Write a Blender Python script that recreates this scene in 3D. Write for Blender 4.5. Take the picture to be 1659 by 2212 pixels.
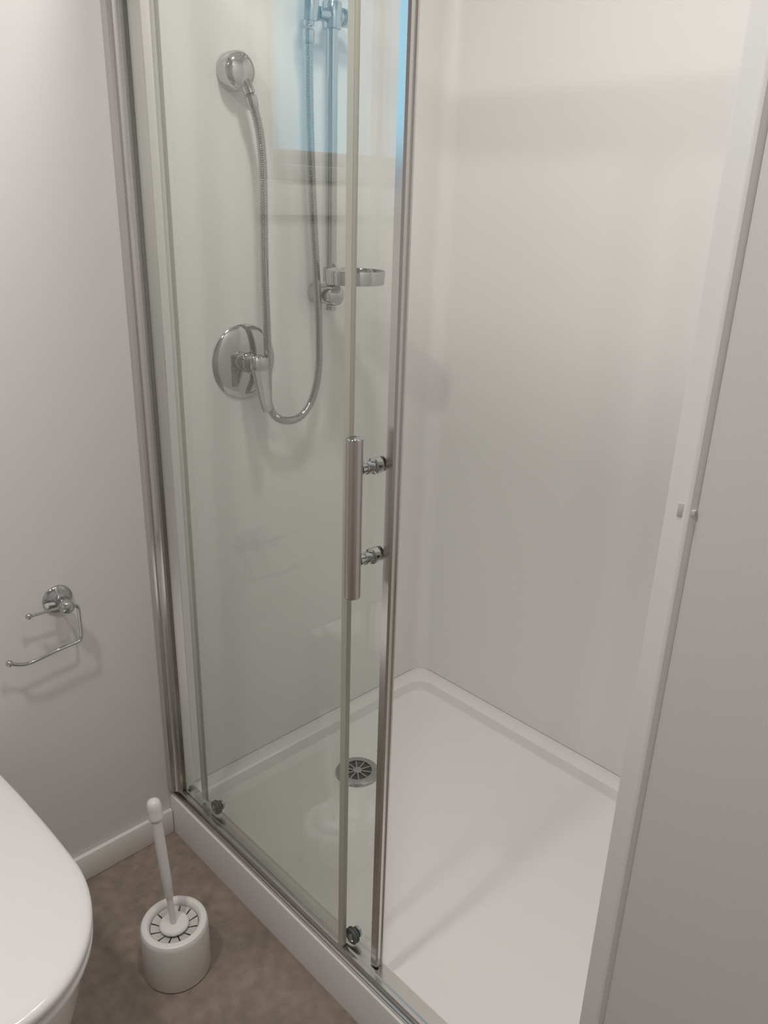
import bpy, bmesh, math
from mathutils import Vector, Matrix
PI = math.pi
for o in list(bpy.data.objects):
    bpy.data.objects.remove(o)
scene = bpy.context.scene
C = scene.collection

# ------------------------------------------------------------------ camera
cam_d = bpy.data.cameras.new('camera')
cam_d.sensor_fit = 'HORIZONTAL'; cam_d.sensor_width = 36.0
cam_d.lens = 1719.81 * 36.0 / 1659.0
cam_d.clip_start = 0.02
cam = bpy.data.objects.new('camera', cam_d); C.objects.link(cam)
yaw, pitch, roll = 0.79092, -0.37012, 0.030777
fw = Vector((-math.sin(yaw)*math.cos(pitch), math.cos(yaw)*math.cos(pitch), math.sin(pitch)))
rt = Vector((math.cos(yaw), math.sin(yaw), 0)); up = rt.cross(fw)
r2 = rt*math.cos(roll)+up*math.sin(roll); u2 = -rt*math.sin(roll)+up*math.cos(roll)
cam.matrix_world = Matrix(((r2.x, u2.x, -fw.x, 1.45225), (r2.y, u2.y, -fw.y, -0.73405), (r2.z, u2.z, -fw.z, 1.46025), (0, 0, 0, 1)))
scene.camera = cam

# ------------------------------------------------------------------ sky, exposure
world = bpy.data.worlds.new('daylight'); scene.world = world; world.use_nodes = True
bg = world.node_tree.nodes['Background']
bg.inputs[0].default_value = (0.33, 0.62, 0.80, 1); bg.inputs[1].default_value = 2.0
vs = scene.view_settings
vs.view_transform = 'Standard'; vs.look = 'None'; vs.gamma = 1.0; vs.use_curve_mapping = False
vs.exposure = 0.12
LAMPS = [((0.60, 0.09), 5.2), ((0.68, -0.90), 9.2), ((0.98, -0.26), 6.2)]   # ceiling downlights: position, watts
LAMP_COL = (1.0, 0.95, 0.905)
CEIL = 2.4

# ------------------------------------------------------------------ materials
def mat(name, col, rough=0.5, metal=0.0, spec=0.5, bump=None, mottled=None, coat=0.0):
    m = bpy.data.materials.new(name); m.use_nodes = True
    nt = m.node_tree; b = nt.nodes['Principled BSDF']
    b.inputs['Base Color'].default_value = (*col, 1); b.inputs['Roughness'].default_value = rough
    b.inputs['Metallic'].default_value = metal; b.inputs['Specular IOR Level'].default_value = spec
    b.inputs['Coat Weight'].default_value = coat
    tc = nt.nodes.new('ShaderNodeTexCoord')
    if bump:
        n = nt.nodes.new('ShaderNodeTexNoise'); n.inputs['Scale'].default_value = bump[0]; n.inputs['Detail'].default_value = 3
        nt.links.new(tc.outputs['Object'], n.inputs['Vector'])
        bp = nt.nodes.new('ShaderNodeBump'); bp.inputs['Strength'].default_value = bump[1]; bp.inputs['Distance'].default_value = bump[2]
        nt.links.new(n.outputs['Fac'], bp.inputs['Height']); nt.links.new(bp.outputs['Normal'], b.inputs['Normal'])
    if mottled:
        col2, sc, sc2 = mottled
        n1 = nt.nodes.new('ShaderNodeTexNoise'); n1.inputs['Scale'].default_value = sc; n1.inputs['Detail'].default_value = 5; n1.inputs['Roughness'].default_value = 0.6
        n2 = nt.nodes.new('ShaderNodeTexNoise'); n2.inputs['Scale'].default_value = sc2; n2.inputs['Detail'].default_value = 4
        nt.links.new(tc.outputs['Object'], n1.inputs['Vector']); nt.links.new(tc.outputs['Object'], n2.inputs['Vector'])
        ad = nt.nodes.new('ShaderNodeMath'); ad.operation = 'MULTIPLY_ADD'; ad.inputs[1].default_value = 0.45
        nt.links.new(n2.outputs['Fac'], ad.inputs[0])
        mm = nt.nodes.new('ShaderNodeMath'); mm.operation = 'MULTIPLY'; mm.inputs[1].default_value = 0.6
        nt.links.new(n1.outputs['Fac'], mm.inputs[0]); nt.links.new(mm.outputs[0], ad.inputs[2])
        cr = nt.nodes.new('ShaderNodeValToRGB'); cr.color_ramp.elements[0].position = 0.36; cr.color_ramp.elements[1].position = 0.68
        cr.color_ramp.elements[0].color = (*col2, 1); cr.color_ramp.elements[1].color = (*col, 1)
        nt.links.new(ad.outputs[0], cr.inputs['Fac']); nt.links.new(cr.outputs['Color'], b.inputs['Base Color'])
    return m

def glass_mat(name, tint, rough=0.0):
    m = bpy.data.materials.new(name); m.use_nodes = True
    nt = m.node_tree; nt.nodes.clear()
    out = nt.nodes.new('ShaderNodeOutputMaterial'); mix = nt.nodes.new('ShaderNodeMixShader')
    tr = nt.nodes.new('ShaderNodeBsdfTransparent'); tr.inputs[0].default_value = (*tint, 1)
    gl = nt.nodes.new('ShaderNodeBsdfGlossy'); gl.inputs['Roughness'].default_value = rough
    # thin pane: the same Fresnel share whether a face is met from the air or from within
    geo = nt.nodes.new('ShaderNodeNewGeometry'); mx = nt.nodes.new('ShaderNodeMix')
    mx.data_type = 'FLOAT'; mx.inputs[2].default_value = 1.5; mx.inputs[3].default_value = 1/1.5
    fr = nt.nodes.new('ShaderNodeFresnel')
    nt.links.new(geo.outputs['Backfacing'], mx.inputs[0]); nt.links.new(mx.outputs[0], fr.inputs['IOR'])
    nt.links.new(fr.outputs[0], mix.inputs[0]); nt.links.new(tr.outputs[0], mix.inputs[1]); nt.links.new(gl.outputs[0], mix.inputs[2])
    nt.links.new(mix.outputs[0], out.inputs[0])
    return m

M = dict(
    paint=mat('wall_paint', (0.69, 0.668, 0.662), 0.55, bump=(180, 0.06, 0.002)),
    ceiling=mat('ceiling_paint', (0.8, 0.79, 0.77), 0.7),
    trim=mat('trim_gloss_paint', (0.78, 0.76, 0.74), 0.3),
    floor=mat('floor_vinyl', (0.33, 0.265, 0.215), 0.45, mottled=((0.185, 0.152, 0.126), 6.0, 42.0), bump=(90, 0.08, 0.002)),
    liner=mat('white_acrylic_lining', (0.815, 0.81, 0.79), 0.31, spec=0.32),
    tray=mat('white_acrylic_tray', (0.80, 0.785, 0.775), 0.25, spec=0.45),
    chrome=mat('chrome', (0.53, 0.54, 0.54), 0.07, 1.0),
    slot_shade=mat('shaded_slot_metal', (0.10, 0.105, 0.105), 0.35, 0.6),  # dark colour stands in for the shade in the drain slots
    alu=mat('bright_anodised_aluminium', (0.68, 0.665, 0.65), 0.2, 1.0),
    steel=mat('brushed_steel', (0.58, 0.54, 0.52), 0.28, 1.0),
    seal=mat('yellowed_vinyl_seal', (0.46, 0.45, 0.38), 0.4),
    white_seal=mat('white_vinyl_seal', (0.72, 0.70, 0.68), 0.4),
    glass_edge=mat('green_glass_edge', (0.20, 0.27, 0.25), 0.2),
    glass=glass_mat('shower_glass', (0.974, 0.983, 0.976)),
    pane=glass_mat('window_glass', (0.97, 0.98, 0.98)),
    rubber=mat('grey_nylon', (0.10, 0.115, 0.11), 0.45),
    ceramic=mat('white_ceramic', (0.82, 0.80, 0.79), 0.12),
    seat=mat('white_seat_plastic', (0.82, 0.795, 0.79), 0.18),
    plastic=mat('white_plastic', (0.80, 0.785, 0.765), 0.3),
    handle=mat('pale_translucent_plastic', (0.74, 0.72, 0.71), 0.2),
    petal=mat('pale_grey_plastic', (0.62, 0.61, 0.57), 0.4),
    dark=mat('shaded_inside', (0.12, 0.115, 0.10), 0.7),  # shade inside the brush holder, put into the colour
    frame=mat('grey_window_aluminium', (0.42, 0.43, 0.44), 0.4, 0.3),
    pad=mat('pinkish_pad', (0.56, 0.52, 0.50), 0.6),
)
em = bpy.data.materials.new('lit_diffuser'); em.use_nodes = True
eb = em.node_tree.nodes['Principled BSDF']; eb.inputs['Emission Color'].default_value = (*LAMP_COL, 1); eb.inputs['Emission Strength'].default_value = 4.0
M['lit'] = em

# ------------------------------------------------------------------ helpers
def link(name, me, material, parent=None, loc=None):
    o = bpy.data.objects.new(name, me); C.objects.link(o)
    me.materials.append(material) if not me.materials else None
    if parent is not None:
        o.parent = parent; o.location = -parent.location if loc is None else loc
    return o

def finish(bm, name, material, parent=None, angle=35, loc=None):
    bmesh.ops.remove_doubles(bm, verts=bm.verts, dist=1e-6)
    bmesh.ops.recalc_face_normals(bm, faces=bm.faces)
    me = bpy.data.meshes.new(name); bm.to_mesh(me); bm.free()
    me.polygons.foreach_set('use_smooth', [True]*len(me.polygons))
    me.set_sharp_from_angle(angle=math.radians(angle))
    return link(name, me, material, parent, loc)

def b_box(bm, x0, x1, y0, y1, z0, z1, bev=0.0, seg=2):
    r = bmesh.ops.create_cube(bm, size=1.0)
    for v in r['verts']:
        v.co = Vector((x0+(v.co.x+.5)*(x1-x0), y0+(v.co.y+.5)*(y1-y0), z0+(v.co.z+.5)*(z1-z0)))
    if bev > 0:
        es = list({e for v in r['verts'] for e in v.link_edges})
        bmesh.ops.bevel(bm, geom=es, offset=bev, segments=seg, profile=0.5, affect='EDGES')

def box(name, material, parent, *a, **k):
    bm = bmesh.new(); b_box(bm, *a, **k); return finish(bm, name, material, parent)

def basis(d):
    d = Vector(d).normalized()
    a = Vector((0, 0, 1)) if abs(d.z) < 0.9 else Vector((1, 0, 0))
    u = d.cross(a).normalized(); return d, u, d.cross(u).normalized()

def b_loft(bm, loops, cap0=True, cap1=True, closed=True):
    vs = [[bm.verts.new(p) for p in lp] for lp in loops]
    n = len(loops[0])
    for i in range(len(vs)-1):
        for j in range(n if closed else n-1):
            k = (j+1) % n
            bm.faces.new((vs[i][j], vs[i][k], vs[i+1][k], vs[i+1][j]))
    if cap0: bm.faces.new(vs[0])
    if cap1: bm.faces.new(list(reversed(vs[-1])))
    return vs

def b_lathe(bm, prof, origin, d, n=40, cap0=True, cap1=True):
    d, u, w = basis(d); o = Vector(origin)
    b_loft(bm, [[o+d*h+(u*math.cos(2*PI*j/n)+w*math.sin(2*PI*j/n))*max(r, 1e-5) for j in range(n)] for r, h in prof], cap0, cap1)

def lathe(name, material, parent, prof, origin, d, n=40, angle=35, **k):
    bm = bmesh.new(); b_lathe(bm, prof, origin, d, n, **k); return finish(bm, name, material, parent, angle)

def smooth_path(pts, per=10):
    P = [Vector(p) for p in pts]; P = [P[0]*2-P[1]]+P+[P[-1]*2-P[-2]]; out = []
    for i in range(1, len(P)-2):
        for t in range(per):
            s = t/per; a, b, c, d = P[i-1], P[i], P[i+1], P[i+2]
            out.append(0.5*((2*b)+(c-a)*s+(2*a-5*b+4*c-d)*s*s+(3*b-a-3*c+d)*s**3))
    out.append(P[-2]); return out

def b_tube(bm, path, r, n=12):
    P = [Vector(p) for p in path]
    if not isinstance(r, (list, tuple)): r = [r]*len(P)
    t0 = (P[1]-P[0]).normalized(); _, u, _ = basis(t0); loops = []
    for i, p in enumerate(P):
        t = (P[min(i+1, len(P)-1)]-P[max(i-1, 0)]).normalized()
        u = (u-t*u.dot(t)).normalized(); w = t.cross(u)
        loops.append([p+(u*math.cos(2*PI*j/n)+w*math.sin(2*PI*j/n))*r[i] for j in range(n)])
    b_loft(bm, loops)

def tube(name, material, parent, path, r, n=12):
    bm = bmesh.new(); b_tube(bm, path, r, n); return finish(bm, name, material, parent, 50)

def prism_x(name, material, parent, prof, x0, x1):      # profile (y, z) extruded along x
    bm = bmesh.new(); b_loft(bm, [[Vector((x, y, z)) for y, z in prof] for x in (x0, x1)]); return finish(bm, name, material, parent, 25)

def prism_z(name, material, parent, prof, z0, z1):      # profile (x, y) extruded along z
    bm = bmesh.new(); b_loft(bm, [[Vector((x, y, z)) for x, y in prof] for z in (z0, z1)]); return finish(bm, name, material, parent, 25)

def tag(o, label, cat, group=None):
    o['label'] = label; o['category'] = cat
    if group: o['group'] = group
    return o

def thing(name, label, cat, loc, group=None):
    o = bpy.data.objects.new(name, None); C.objects.link(o); o.location = loc; o.empty_display_size = 0.05
    return tag(o, label, cat, group)

def struct(o): o['kind'] = 'structure'; return o

def rrect(x0, x1, y0, y1, r, z, na=8, ns=6):            # rounded rectangle loop, fixed vertex count
    pts = []
    cs = [(x1-r, y0+r, -PI/2), (x1-r, y1-r, 0), (x0+r, y1-r, PI/2), (x0+r, y0+r, PI)]
    for i, (cx, cy, a0) in enumerate(cs):
        arc = [Vector((cx+r*math.cos(a0+PI/2*k/na), cy+r*math.sin(a0+PI/2*k/na), z)) for k in range(na+1)]
        nx, ny, na0 = cs[(i+1) % 4]; nxt = Vector((nx+r*math.cos(na0), ny+r*math.sin(na0), z))
        pts += arc + [arc[-1].lerp(nxt, k/ns) for k in range(1, ns)]
    return pts

# ------------------------------------------------------------------ the room
W, D, H0 = 1.12, 0.88, 0.108        # shower width, depth, tray rim height
XR, YR = 2.35, -2.0                 # far right wall, rear wall
WY0, WY1, WZ0, WZ1 = -1.15, -0.305, 1.53, 2.12   # window opening in the left wall
struct(box('floor', M['floor'], None, -0.12, XR+.1, YR-.1, 1.0, -0.06, 0.0))
struct(box('ceiling', M['ceiling'], None, -0.12, XR+.1, YR-.1, 1.0, CEIL, CEIL+.08))
bm = bmesh.new()
b_box(bm, -0.12, 0, YR-.1, WY0, 0, CEIL); b_box(bm, -0.12, 0, WY1, 1.0, 0, CEIL)
b_box(bm, -0.12, 0, WY0, WY1, 0, WZ0); b_box(bm, -0.12, 0, WY0, WY1, WZ1, CEIL)
struct(finish(bm, 'wall_left', M['paint']))
struct(box('wall_back', M['paint'], None, 0, W+.003, D+.003, 1.0, 0, CEIL))
struct(box('wall_right', M['paint'], None, W+.003, XR, 0.0, 1.0, 0, CEIL))
struct(box('wall_far_right', M['paint'], None, XR, XR+.1, YR-.1, 1.0, 0, CEIL))
struct(box('wall_rear', M['paint'], None, 0, XR, YR-.1, YR, 0, CEIL))
def skirting(name, prof_pts):
    struct(box(name, M['trim'], None, *prof_pts, bev=0.003))
skirting('baseboard_left', (0, 0.012, YR+.012, -0.001, 0, 0.070))
skirting('baseboard_right', (W+.045, XR-.012, -0.012, 0, 0, 0.070))
skirting('baseboard_rear', (0.0, XR-.012, YR, YR+.012, 0, 0.070))

# window above the toilet
win = bpy.data.objects.new('window_1', None); C.objects.link(win); win.location = (0, (WY0+WY1)/2, WZ0); struct(win)
F = 0.032
box('frame_rail', M['frame'], win, -0.075, -0.035, WY0, WY1, WZ0, WZ0+F, bev=.002)
box('frame_rail', M['frame'], win, -0.075, -0.035, WY0, WY1, WZ1-F, WZ1, bev=.002)
for ya in (WY0, -0.745, WY1-F):
    box('frame_stile', M['frame'], win, -0.075, -0.035, ya, ya+F, WZ0+F, WZ1-F, bev=.002)
for ya, yb in ((WY0+F, -0.745), (-0.745+F, WY1-F)):
    box('window_pane', M['pane'], win, -0.058, -0.053, ya, yb, WZ0+F, WZ1-F)
box('architrave', M['trim'], win, 0.0, 0.014, WY0-.05, WY1+.05, WZ0-.10, WZ0-.03, bev=.003)
box('architrave', M['trim'], win, 0.0, 0.014, WY0-.05, WY1+.05, WZ1, WZ1+.05, bev=.003)
for ya in (WY0-.05, WY1): box('architrave', M['trim'], win, 0.0, 0.014, ya, ya+.05, WZ0-.03, WZ1, bev=.003)
box('sill', M['frame'], win, -0.035, 0.022, WY0, WY1, WZ0-.03, WZ0, bev=.003)

# ceiling downlights
LNAMES = ['round white downlight in the ceiling over the shower tray', 'round white ceiling downlight in front of the glass shower door', 'round white ceiling downlight just outside the shower opening']
for (p, w), lab in zip(LAMPS, LNAMES):
    t = thing('ceiling_downlight', lab, 'ceiling light', (p[0], p[1], CEIL), 'ceiling downlights')
    lathe('bezel', M['trim'], t, [(0.088, 0), (0.088, 0.004), (0.083, 0.008), (0.073, 0.008), (0.072, 0.003), (0.072, 0)], (p[0], p[1], CEIL), (0, 0, -1), cap0=False, cap1=False)
    lathe('diffuser', M['lit'], t, [(0.0, 0.002), (0.072, 0.002)], (p[0], p[1], CEIL), (0, 0, -1), cap0=False, cap1=False)
    ld = bpy.data.lights.new('downlight_lamp', 'AREA'); ld.shape = 'DISK'; ld.size = 0.14; ld.energy = w; ld.color = LAMP_COL
    lo = bpy.data.objects.new('downlight_lamp', ld); C.objects.link(lo); lo.parent = t; lo.location = (0, 0, -0.012)

# ------------------------------------------------------------------ shower lining and tray
def cove(x0, x1, y1, y0, r, n=10):          # plan of the lining from the left front round to the right front
    pts = [(x0, y0)]
    pts += [(x0+r-r*math.cos(PI/2*k/n), y1-r+r*math.sin(PI/2*k/n)) for k in range(n+1)]
    pts += [(x1-r+r*math.sin(PI/2*k/n), y1-r+r*math.cos(PI/2*k/n)) for k in range(n+1)]
    return pts+[(x1, y0)]
bm = bmesh.new()
inner = cove(0.003, W, D, 0.0565, 0.040); outer = cove(0.0002, W+.0028, D+.0028, 0.0565, 0.042)
prof = inner+outer[::-1]
b_loft(bm, [[Vector((x, y, z)) for x, y in prof] for z in (H0+.0005, 2.12)])
tag(finish(bm, 'shower_wall_lining', M['liner']), 'glossy white one-piece lining on the walls inside the shower', 'shower lining')

DR = (0.212, 0.424)
tray = thing('shower_tray', 'white moulded shower tray with a round chrome drain and low front edge', 'shower tray', (W/2, D/2, 0))
bm = bmesh.new()
x0, x1, y0, y1 = 0.0005, W+.0025, 0.0, D+.0025
L = [rrect(x0, x1, y0, y1, .002, 0.0), rrect(x0, x1, y0, y1, .002, H0-.005), rrect(x0+.001, x1-.001, y0+.001, y1-.001, .002, H0-.0015), rrect(x0+.004, x1-.004, y0+.004, y1-.004, .003, H0),
     rrect(.046, W-.046, .060, D-.048, .055, H0), rrect(.049, W-.049, .063, D-.051, .052, H0-.0015), rrect(.0505, W-.0505, .065, D-.0525, .050, H0-.005), rrect(.0525, W-.0525, .067, D-.0545, .048, H0-.027), rrect(.055, W-.055, .070, D-.057, .046, H0-.0305), rrect(.062, W-.062, .077, D-.064, .040, H0-.032)]
base = L[-1]; n = len(base); hub = Vector((DR[0], DR[1], H0-.039))
circ = [(Vector((p.x-DR[0], p.y-DR[1], 0)).normalized()*0.056)+hub for p in base]
for t in (0.25, 0.5, 0.75, 1.0): L.append([base[j].lerp(circ[j], t) for j in range(n)])
b_loft(bm, L, cap0=False, cap1=True)
finish(bm, 'tray_body', M['tray'], tray, 40)
zd = H0-.039
dr = lathe('drain', M['chrome'], tray, [(0.0585, -0.004), (0.0585, 0.001), (0.056, 0.005), (0.050, 0.0075), (0.041, 0.009), (0.0375, 0.0085), (0.0365, 0.004)], (*DR, zd), (0, 0, 1), 48, cap0=False, cap1=True)
dr['label'] = 'round chrome drain'
def sub(o, parent):                     # sub-part given in scene coordinates
    o.parent = parent; o.location = -(parent.location+parent.parent.location); return o
sub(lathe('drain_shade_disc', M['slot_shade'], None, [(0.0, 0.0045), (0.0362, 0.0045)], (*DR, zd), (0, 0, 1), 32, cap0=False, cap1=False), dr)  # flat dark disc, paints the shade between the grate bars
bar = bmesh.new(); b_box(bar, 0.010, 0.0362, -0.0020, 0.0020, 0.0048, 0.0082, bev=0.0006, seg=1)
bar_o = finish(bar, 'grate_bar', M['chrome'], None)
for k in range(10):
    o = bar_o if k == 0 else bar_o.copy()
    if k: C.objects.link(o)
    o.rotation_euler = (0, 0, 2*PI*k/10); sub(o, dr); o.location = Vector((*DR, zd))-(dr.location+tray.location)
sub(lathe('grate_hub', M['chrome'], None, [(0.0115, 0.0048), (0.0115, 0.0085), (0.009, 0.0095), (0, 0.0098)], (*DR, zd), (0, 0, 1), 24, cap1=False), dr)

# ------------------------------------------------------------------ shower screen: frame and fixed pane
YF, YS = 0.021, 0.045               # planes of the fixed pane and of the sliding door
scr = thing('shower_screen', 'fixed glass shower panel with chrome wall channel and bottom track', 'shower screen', (W/2, 0.02, H0))
ZT = 2.02
track = prism_x('bottom_track', M['alu'], scr, [(0.004, H0+.0004), (0.004, H0+.0055), (0.0055, H0+.0065), (0.008, H0+.0055), (0.0085, H0+.002), (0.0120, H0+.002), (0.0122, H0+.0195), (0.0135, H0+.021), (0.0175, H0+.021), (0.0175, H0+.017), (0.0245, H0+.017),
    (0.0245, H0+.021), (0.0275, H0+.021), (0.028, H0+.012), (0.0535, H0+.012), (0.0555, H0+.010), (0.0555, H0+.0004)], 0.001, W-.004)
prism_x('head_rail', M['alu'], scr, [(-0.004, ZT-.045), (-0.004, ZT), (0.058, ZT), (0.058, ZT-.045), (0.054, ZT-.045), (0.054, ZT-.006), (0.034, ZT-.006), (0.034, ZT-.035), (0.030, ZT-.035), (0.030, ZT-.006), (0.0, ZT-.006), (0.0, ZT-.045)], 0.001, W-.001)
prism_z('wall_channel', M['alu'], scr, [(0.0005, -0.003), (0.020, -0.003), (0.024, 0.000), (0.024, 0.004), (0.036, 0.009), (0.038, 0.011), (0.038, 0.0165), (0.030, 0.0165), (0.030, 0.0255), (0.038, 0.0255), (0.038, 0.033), (0.030, 0.034), (0.030, 0.052), (0.027, 0.056), (0.0005, 0.056)], H0+.0215, ZT-.046)
bm = bmesh.new(); b_box(bm, 0.031, 0.612, YF-.003, YF+.003, H0+.0172, ZT-.008)
gp = finish(bm, 'fixed_pane', M['glass'], scr); gp['label'] = 'clear glass pane'
box('pane_edge_seal', M['seal'], scr, 0.6125, 0.6165, YF-.0042, YF+.0042, H0+.0215, ZT-.046, bev=.001)
prism_z('pane_edge_lip', M['seal'], scr, [(0.604, YF-.0048), (0.6165, YF-.0048), (0.6165, YF-.0034), (0.604, YF-.0034)], H0+.0215, ZT-.046)
prism_z('pane_edge_lip', M['seal'], scr, [(0.604, YF+.0034), (0.6165, YF+.0034), (0.6165, YF+.0048), (0.604, YF+.0048)], H0+.0215, ZT-.046)
# white closing jamb at the nib wall
jamb = thing('closing_jamb', 'narrow white vertical jamb strip on the end of the grey wall', 'jamb strip', (W+.015, -0.002, 0))
prism_z('jamb_profile', M['trim'], jamb, [(W-.0035, 0.0555), (W-.0035, -0.003), (W-.002, -0.0035), (W+.014, -0.0040), (W+.017, -0.0052), (W+.020, -0.0056), (W+.0225, -0.0050), (W+.025, -0.0028), (W+.0275, -0.0008), (W+.0278, -0.0002), (W+.0028, -0.0002), (W+.0028, 0.0555)], H0+.02, ZT+.10)
box('buffer_pad', M['pad'], jamb, W+.0095, W+.0155, -0.0048, -0.0038, 1.178, 1.192, bev=.0003)
box('buffer_pad', M['pad'], jamb, W+.0230, W+.0275, -0.0046, -0.0010, 1.182, 1.188, bev=.0004)

# ------------------------------------------------------------------ sliding door
door = thing('sliding_shower_door', 'sliding glass shower door with chrome edge and tubular handle, pushed open', 'shower door', (0.38, YS, H0+.02))
XD0, XD1, ZB = 0.086, 0.690, H0+.024
bm = bmesh.new(); b_box(bm, XD0, XD1-.006, YS-.003, YS+.003, ZB, ZT-.050)
dp = finish(bm, 'door_pane', M['glass'], door); dp['label'] = 'clear glass door pane'
prism_z('leading_edge_profile', M['alu'], door, [(0.674, YS-.008), (0.676, YS-.010), (0.689, YS-.010), (0.692, YS-.007), (0.692, YS-.003), (0.689, YS-.001), (0.689, YS+.002), (0.692, YS+.004), (0.692, YS+.007), (0.689, YS+.009), (0.676, YS+.009), (0.674, YS+.007)], ZB-.008, ZT-.050)
box('trailing_edge', M['glass_edge'], door, XD0-.004, XD0-.0002, YS-.003, YS+.003, ZB, ZT-.050)
box('trailing_seal', M['white_seal'], door, XD0+.0, XD0+.014, YS-.0065, YS-.0035, ZB, ZT-.050, bev=.001)
box('trailing_seal_lip', M['seal'], door, XD0+.016, XD0+.026, YS-.006, YS-.0035, ZB, ZT-.050, bev=.001)
# handle: a bar on each side of the glass
HX, HZ0, HZ1 = 0.655, 0.959, 1.103
h = tube('handle', M['steel'], door, [(HX, YS-.0525, 0.904), (HX, YS-.0525, 1.150)], 0.0125, 28); h['label'] = 'tubular brushed steel door handle'
for z in (HZ0, HZ1):
    sub(lathe('handle_stud', M['chrome'], None, [(0.008, 0), (0.008, 0.010), (0.0095, 0.011), (0.0095, 0.018), (0.0078, 0.019), (0.0078, 0.024), (0.0125, 0.026), (0.0125, 0.0365), (0.0115, 0.0378)], (HX, YS-.041, z), (0, 1, 0), 24), h)
    sub(lathe('fixing_cap', M['chrome'], None, [(0.0115, 0), (0.0115, 0.002), (0.0095, 0.004), (0, 0.0045)], (HX, YS+.0032, z), (0, 1, 0), 24, cap1=False), h)
for z in (0.904, 1.150):
    s = -1 if z < 1 else 1
    for hh, yy in ((h, YS-.0525),):
        sub(lathe('handle_cap', M['chrome'], None, [(0.0125, 0), (0.0122, 0.001), (0.0112, 0.002), (0, 0.0022)], (HX, yy, z), (0, 0, s), 28, cap1=False), hh)
for x in (0.152, 0.622):
    for z, s in ((H0+.038, 1), (ZT-.075, -1)):
        rl = lathe('roller', M['rubber'], door, [(0.0155, 0), (0.0165, 0.001), (0.0165, 0.003), (0.0145, 0.004), (0.0145, 0.006), (0.0165, 0.007), (0.0165, 0.009), (0.0155, 0.010)], (x, YS-.0032, z), (0, -1, 0), 28)
        sub(lathe('roller_cap', M['chrome'], None, [(0.009, 0), (0.009, 0.002), (0.007, 0.0035), (0, 0.004)], (x, YS-.0132, z), (0, -1, 0), 24, cap1=False), rl)
        sub(lathe('roller_screw', M['chrome'], None, [(0.011, 0), (0.011, 0.004), (0.009, 0.006), (0, 0.0065)], (x, YS+.0032, z), (0, 1, 0), 24, cap1=False), rl)

# ------------------------------------------------------------------ shower fittings on the left wall
XW = 0.0032
mx = thing('shower_mixer', 'round chrome shower mixer with a lever on the lined wall', 'shower mixer', (XW, 0.257, 1.131))
cen = (XW, 0.257, 1.131)
lathe('cover_plate', M['chrome'], mx, [(0.080, 0), (0.080, 0.002), (0.077, 0.005), (0.066, 0.0085), (0.050, 0.0115), (0.035, 0.013), (0.0, 0.0135)], cen, (1, 0, 0), 64, cap1=False)
lathe('mixer_sleeve', M['chrome'], mx, [(0.0225, 0.0125), (0.0225, 0.030), (0.0215, 0.032), (0.020, 0.032), (0.020, 0.035)], cen, (1, 0, 0), 40)
# lever: round body with a tapering paddle hanging down
lev = lathe('lever', M['chrome'], mx, [(0.0215, 0.0352), (0.0225, 0.037), (0.0225, 0.058), (0.0215, 0.062), (0.018, 0.066), (0.010, 0.068), (0, 0.0685)], cen, (1, 0, 0), 40, cap1=False)
bm = bmesh.new(); loops = []
for t in [k/12 for k in range(13)]:
    z = 1.146-t*0.110; xc = XW+.056+0.026*t**1.3; hw = 0.0235*(1-t)+0.0125*t; th = 0.009*(1-t)+0.0042*t
    if t > 0.95: hw *= 0.8; th *= 0.7
    loops.append([Vector((xc+th*math.copysign(abs(math.sin(a))**0.7, math.sin(a)), 0.257+hw*math.copysign(abs(math.cos(a))**0.7, math.cos(a)), z)) for a in [2*PI*j/24 for j in range(24)]])
b_loft(bm, loops); sub(finish(bm, 'lever_paddle', M['chrome'], None, 40), lev)

el = thing('wall_elbow', 'chrome domed wall elbow feeding the shower hose above the mixer', 'wall elbow', (XW, 0.258, 1.686))
ce = (XW, 0.252, 1.686)
lathe('dome', M['chrome'], el, [(0.0345, 0), (0.0350, 0.003), (0.0350, 0.022), (0.0338, 0.029), (0.030, 0.0345), (0.023, 0.0385), (0.012, 0.041), (0, 0.0418)], ce, (1, 0, 0), 48, cap1=False)
tube('spout', M['chrome'], el, smooth_path([(0.026, 0.256, 1.680), (0.034, 0.260, 1.666), (0.039, 0.264, 1.655), (0.041, 0.266, 1.647)], 6), 0.0115, 20)

hp = [(0.0412, 0.2662, 1.6465), (0.0425, 0.270, 1.633), (0.044, 0.279, 1.605), (0.0445, 0.287, 1.565), (0.0445, 0.2905, 1.50), (0.0445, 0.2890, 1.40), (0.0435, 0.2890, 1.30), (0.0425, 0.2920, 1.20), (0.0420, 0.2930, 1.13), (0.0430, 0.2905, 1.07), (0.046, 0.2915, 1.035), (0.049, 0.307, 1.008), (0.05, 0.338, 0.995), (0.05, 0.376, 1.000), (0.05, 0.409, 1.034), (0.05, 0.428, 1.10), (0.05, 0.429, 1.20), (0.05, 0.423, 1.30), (0.052, 0.412, 1.44), (0.056, 0.402, 1.58), (0.060, 0.396, 1.70), (0.062, 0.394, 1.772)]
sp = smooth_path(hp, 24)
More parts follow.
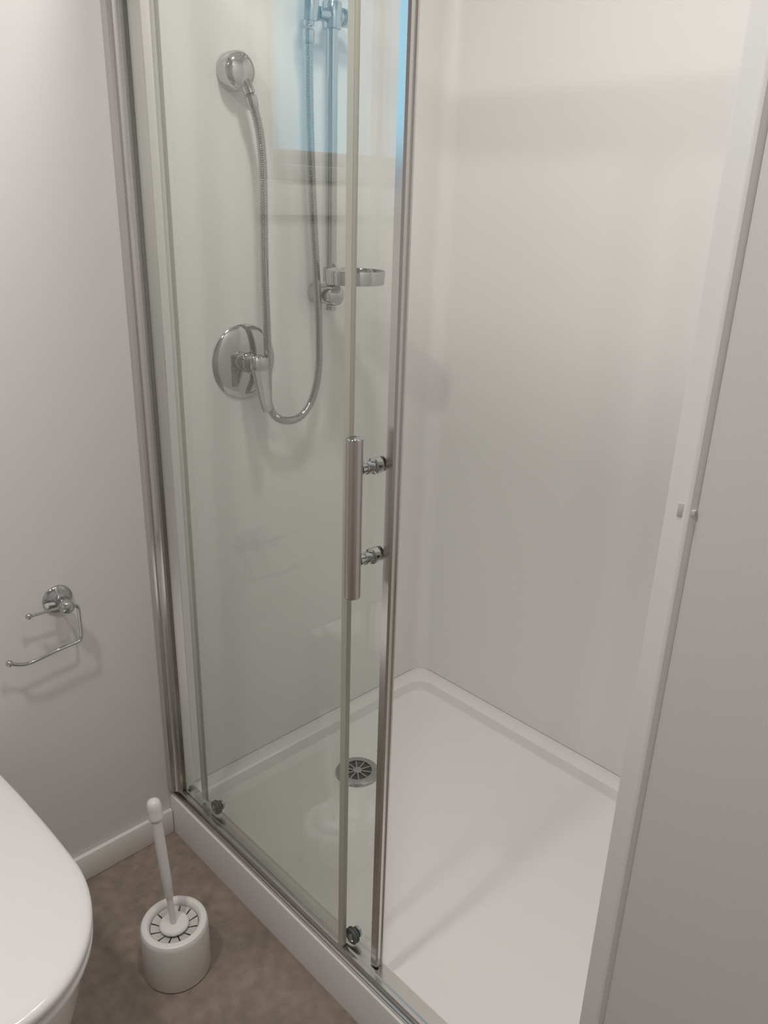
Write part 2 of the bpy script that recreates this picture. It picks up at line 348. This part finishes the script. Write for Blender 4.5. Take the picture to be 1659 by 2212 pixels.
# resample evenly and alternate the radius into spiral ribs
acc = [0.0]
for a, b in zip(sp, sp[1:]): acc.append(acc[-1]+(b-a).length)
N = int(acc[-1]/0.00105); res = []; i = 0
for k in range(N+1):
    s = acc[-1]*k/N
    while i < len(acc)-2 and acc[i+1] < s: i += 1
    res.append(sp[i].lerp(sp[i+1], (s-acc[i])/max(1e-9, acc[i+1]-acc[i])))
rr = [0.0092 if k % 4 in (0, 1) else 0.0078 for k in range(N+1)]
hose = thing('shower_hose', 'ribbed chrome shower hose hanging in a long loop over the mixer', 'shower hose', hp[12])
hm = tube('hose_tube', M['chrome'], hose, res, rr, 12)
for a, b in ((res[2], res[22]), (res[-3], res[-26])):
    lathe('hose_nut', M['chrome'], hose, [(0.0105, 0), (0.0115, 0.001), (0.0115, 0.012), (0.0100, 0.022), (0.0094, 0.023)], a, b-a, 20)

RY, RX = 0.459, 0.056
rail = thing('slide_rail', 'chrome vertical shower slide rail on the lined wall', 'slide rail', (XW, RY, 1.24))
tube('rail_tube', M['chrome'], rail, [(RX, RY, 1.240), (RX, RY, 1.96)], 0.0122, 24)
lathe('rail_end', M['chrome'], rail, [(0.0122, 0), (0.0130, 0.001), (0.0130, 0.006), (0.010, 0.0085), (0, 0.009)], (RX, RY, 1.240), (0, 0, -1), 24, cap1=False)
for z in (1.266, 1.93):
    lathe('rail_bracket', M['chrome'], rail, [(0.0235, 0), (0.0235, 0.003), (0.0225, 0.008), (0.0225, 0.020), (0.0235, 0.050), (0.0235, 0.066), (0.0215, 0.074), (0.014, 0.079), (0, 0.081)], (XW, RY, z), (1, 0, 0), 36, cap1=False)
sl = lathe('slider', M['chrome'], rail, [(0.012, -0.024), (0.0185, -0.023), (0.0195, -0.020), (0.0195, 0.020), (0.0185, 0.023), (0.012, 0.024)], (RX, RY, 1.804), (0, 0, 1), 32)
sub(lathe('slider_arm', M['chrome'], None, [(0.0125, 0.012), (0.0125, 0.040), (0.015, 0.045)], (RX, RY, 1.804), (0.10, -1, -0.05), 28), sl)
sub(lathe('slider_knob', M['chrome'], None, [(0.0125, 0.012), (0.0125, 0.026), (0.017, 0.028), (0.017, 0.044), (0.014, 0.047), (0, 0.048)], (RX, RY, 1.804), (-0.10, 1, 0.05), 28, cap1=False), sl)
sub(lathe('holder_cup', M['chrome'], None, [(0.0138, -0.018), (0.0170, -0.017), (0.0185, 0.016), (0.0175, 0.018), (0.0138, 0.018), (0.0138, -0.018)], (0.0668, 0.392, 1.803), (0.16, -0.04, 1), 28, cap0=False, cap1=False), sl)

hs = thing('hand_shower', 'chrome hand shower resting in the slider at the top of the rail', 'hand shower', (0.0625, 0.394, 1.775))
ax = Vector((0.16, -0.04, 1)).normalized(); o0 = Vector((0.0625, 0.3935, 1.776))
lathe('handle', M['chrome'], hs, [(0.0075, 0), (0.010, 0.002), (0.0115, 0.03), (0.0120, 0.06), (0.0135, 0.12), (0.0135, 0.17), (0.012, 0.195)], o0, ax, 28)
hd = Vector((1, -0.25, -0.55)).normalized(); ho = o0+ax*0.205
lathe('spray_head', M['chrome'], hs, [(0.0, -0.020), (0.020, -0.018), (0.036, -0.010), (0.042, 0.0), (0.0425, 0.010), (0.040, 0.014)], ho, hd, 40, cap0=False)
lathe('spray_face', M['petal'], hs, [(0.0395, 0.0142), (0.037, 0.0165), (0, 0.017)], ho, hd, 40, cap1=False)

DX, DY, DZ = 0.136, RY, 1.296
sd = thing('soap_dish', 'round chrome soap dish clipped to the slide rail', 'soap dish', (DX, DY, DZ))
lathe('dish_rim', M['chrome'], sd, [(0.060, 0), (0.0635, 0.001), (0.0650, 0.026), (0.0640, 0.0285), (0.0625, 0.0285), (0.0612, 0.026), (0.0605, 0.006), (0.058, 0.004), (0, 0.004)], (DX, DY, DZ), (0, 0, 1), 56, cap1=False)
lathe('rail_clip', M['chrome'], sd, [(0.0124, -0.002), (0.0165, -0.002), (0.0175, 0.0), (0.0175, 0.026), (0.0165, 0.029), (0.0124, 0.029)], (RX, DY, DZ), (0, 0, 1), 28, cap0=False, cap1=False)
box('clip_arm', M['chrome'], sd, RX+.0165, DX-.060, DY-.012, DY+.012, DZ+.002, DZ+.026, bev=.003)

# ------------------------------------------------------------------ toilet paper holder
PX, PY, PZ = 0.041, -0.203, 0.708
ph = thing('toilet_paper_holder', 'empty open-ended chrome toilet paper holder on the grey wall', 'paper holder', (0, PY, PZ))
lathe('flange', M['chrome'], ph, [(0.030, 0.0), (0.030, 0.002), (0.028, 0.005), (0.021, 0.0085), (0.013, 0.0105), (0.0105, 0.013), (0.0098, 0.018)], (0.0003, PY, PZ), (1, 0, 0), 40)
lathe('post', M['chrome'], ph, [(0.0095, 0.018), (0.0095, 0.027), (0.0125, 0.031), (0.0142, 0.037), (0.0142, 0.044), (0.0125, 0.050), (0.008, 0.054), (0, 0.055)], (0.0003, PY, PZ), (1, 0, 0), 32, cap1=False)
tube('pin', M['chrome'], ph, [(PX, -0.215, 0.709), (PX, -0.271, 0.711)], 0.0028, 12)
lathe('pin_ball', M['chrome'], ph, [(0.0, -0.0062)]+[(0.0062*math.sin(PI*k/10), -0.0062*math.cos(PI*k/10)) for k in range(1, 10)]+[(0.0, 0.0062)], (PX, -0.275, 0.7115), (0, -1, 0), 20, cap0=False, cap1=False)
bp = smooth_path([(PX, -0.192, 0.707), (PX, -0.184, 0.703), (PX, -0.180, 0.693), (PX, -0.180, 0.670), (PX, -0.1805, 0.638), (PX, -0.183, 0.628), (PX, -0.191, 0.6235), (PX, -0.23, 0.6205), (PX, -0.272, 0.615), (PX, -0.293, 0.6145), (PX, -0.309, 0.620), (PX, -0.318, 0.625)], 8)
tube('roll_bar', M['chrome'], ph, bp, 0.0034, 14)
lathe('bar_ball', M['chrome'], ph, [(0.0, -0.0068)]+[(0.0068*math.sin(PI*k/10), -0.0068*math.cos(PI*k/10)) for k in range(1, 10)]+[(0.0, 0.0068)], (PX, -0.3225, 0.6275), (0, -1, 0.3), 20, cap0=False, cap1=False)

# ------------------------------------------------------------------ toilet
TY = -0.551
def dee(xb, xf, hw, z, hb=None, xc=0.385, n=56, p=2.0, flat=16):
    pts = []; hb = hb if hb else hw-.014
    def w(x): return hw-(hw-hb)*((xc-x)/(xc-xb))**2
    side = [(xb+(xc-xb)*k/flat) for k in range(flat)]
    for x in side: pts.append(Vector((x, TY+w(x), z)))
    for k in range(n+1):
        a = PI/2-PI*k/n
        pts.append(Vector((xc+(xf-xc)*abs(math.cos(a))**(2/p), TY+hw*math.copysign(abs(math.sin(a))**(2/p), math.sin(a)), z)))
    for x in side[::-1]: pts.append(Vector((x, TY-w(x), z)))
    return pts
wc = thing('toilet', 'white toilet with closed lid standing against the grey wall', 'toilet', (0.35, TY, 0))
bm = bmesh.new()
b_loft(bm, [dee(0.003, 0.50, 0.118, 0.0, xc=.30), dee(0.003, 0.505, 0.120, 0.02, xc=.30), dee(0.003, 0.52, 0.125, 0.12, xc=.31), dee(0.003, 0.555, 0.140, 0.22, xc=.33), dee(0.003, 0.585, 0.158, 0.31, xc=.35), dee(0.003, 0.598, 0.167, 0.375, xc=.365), dee(0.003, 0.600, 0.169, 0.392), dee(0.005, 0.597, 0.166, 0.397)])
finish(bm, 'bowl', M['ceramic'], wc, 50)
bm = bmesh.new()
b_loft(bm, [dee(0.075, 0.608, 0.173, 0.3995), dee(0.073, 0.612, 0.177, 0.402), dee(0.073, 0.613, 0.178, 0.412), dee(0.075, 0.610, 0.175, 0.416)])
finish(bm, 'seat', M['seat'], wc, 50)
bm = bmesh.new()
b_loft(bm, [dee(0.063, 0.606, 0.171, 0.4185), dee(0.061, 0.613, 0.1765, 0.4205), dee(0.060, 0.6155, 0.1785, 0.425), dee(0.060, 0.6155, 0.1785, 0.433), dee(0.062, 0.613, 0.1765, 0.4375), dee(0.066, 0.607, 0.1715, 0.4405), dee(0.075, 0.592, 0.160, 0.4422), dee(0.10, 0.55, 0.128, 0.4438), dee(0.16, 0.50, 0.085, 0.4445, xc=.33)])
finish(bm, 'lid', M['seat'], wc, 60)
for s in (-1, 1):
    lathe('hinge', M['chrome'], wc, [(0.009, 0), (0.010, 0.002), (0.010, 0.046), (0.009, 0.048)], (0.048, TY+s*0.075-0.024, 0.4185), (0, 1, 0), 20)
for s in (-1, 1):
    lathe('hinge_foot', M['chrome'], wc, [(0.014, 0), (0.014, 0.006), (0.010, 0.014)], (0.048, TY+s*0.075, 0.3975), (0, 0, 1), 20)

# ------------------------------------------------------------------ toilet brush
BC = Vector((0.341, -0.186, 0))
bh = thing('brush_holder', 'white round plastic toilet brush holder on the brown floor', 'brush holder', BC)
R0 = 0.066
lathe('holder_cup', M['plastic'], bh, [(R0-.006, 0.0), (R0-.002, 0.001), (R0, 0.004), (R0, 0.108), (R0-.0006, 0.114), (R0-.003, 0.119), (R0-.008, 0.1215), (R0-.0135, 0.121), (R0-.017, 0.118), (R0-.0185, 0.113), (R0-.019, 0.06), (0, 0.06)], BC, (0, 0, 1), 64, cap1=False)
lathe('cup_shade_disc', M['dark'], bh, [(0, 0.0985), (R0-.0193, 0.0985)], BC, (0, 0, 1), 48, cap0=False, cap1=False)  # dark disc above the cup floor, painted shade for the petal gaps
NP = 12
bm = bmesh.new()
a0, a1 = -PI/NP*0.84, PI/NP*0.84
lo, hi2 = [], []
for r_, z_ in ((0.020, 0.1005), (R0-.0198, 0.1085)):
    lo.append([Vector((r_*math.cos(a0+(a1-a0)*k/4), r_*math.sin(a0+(a1-a0)*k/4), z_)) for k in range(5)])
q = [lo[0]+lo[1][::-1], [v+Vector((0, 0, .0016)) for v in lo[0]+lo[1][::-1]]]
b_loft(bm, q)
pet = finish(bm, 'guard_petal', M['petal'], bh, 35, loc=(0, 0, 0))
for k in range(1, NP):
    o = pet.copy(); C.objects.link(o); o.parent = bh; o.location = (0, 0, 0); o.rotation_euler = (0, 0, 2*PI*k/NP)

tb = thing('toilet_brush', 'white toilet brush standing in its holder, long handle leaning left', 'toilet brush', (BC.x, BC.y, 0.062))
hb0 = Vector((0.345, -0.1885, 0.112)); hb1 = Vector((0.310, -0.191, 0.402)); hd = (hb1-hb0); hl = hd.length
lathe('splash_cap', M['plastic'], tb, [(0.0, 0.108), (0.026, 0.1085), (0.0285, 0.111), (0.0285, 0.1145), (0.026, 0.1175), (0.016, 0.1195), (0.010, 0.121), (0, 0.1213)], BC, (0, 0, 1), 48, cap0=False, cap1=False)
lathe('stem', M['handle'], tb, [(0.0060, 0.005), (0.0062, 0.05), (0.0066, 0.068), (0.0066, 0.07)], hb0, hd, 20)
lathe('handle', M['handle'], tb, [(0.0072, 0.070), (0.0088, 0.074), (0.0098, 0.12), (0.0103, 0.20), (0.0100, hl-.040)], hb0, hd, 24)
lathe('handle_cap', M['handle'], tb, [(0.0100, hl-.040), (0.0138, hl-.038), (0.0140, hl-.030), (0.0130, hl-.025), (0.0138, hl-.016), (0.0130, hl-.007), (0.0105, hl-.001), (0.006, hl+.002), (0, hl+.003)], hb0, hd, 28, cap1=False)
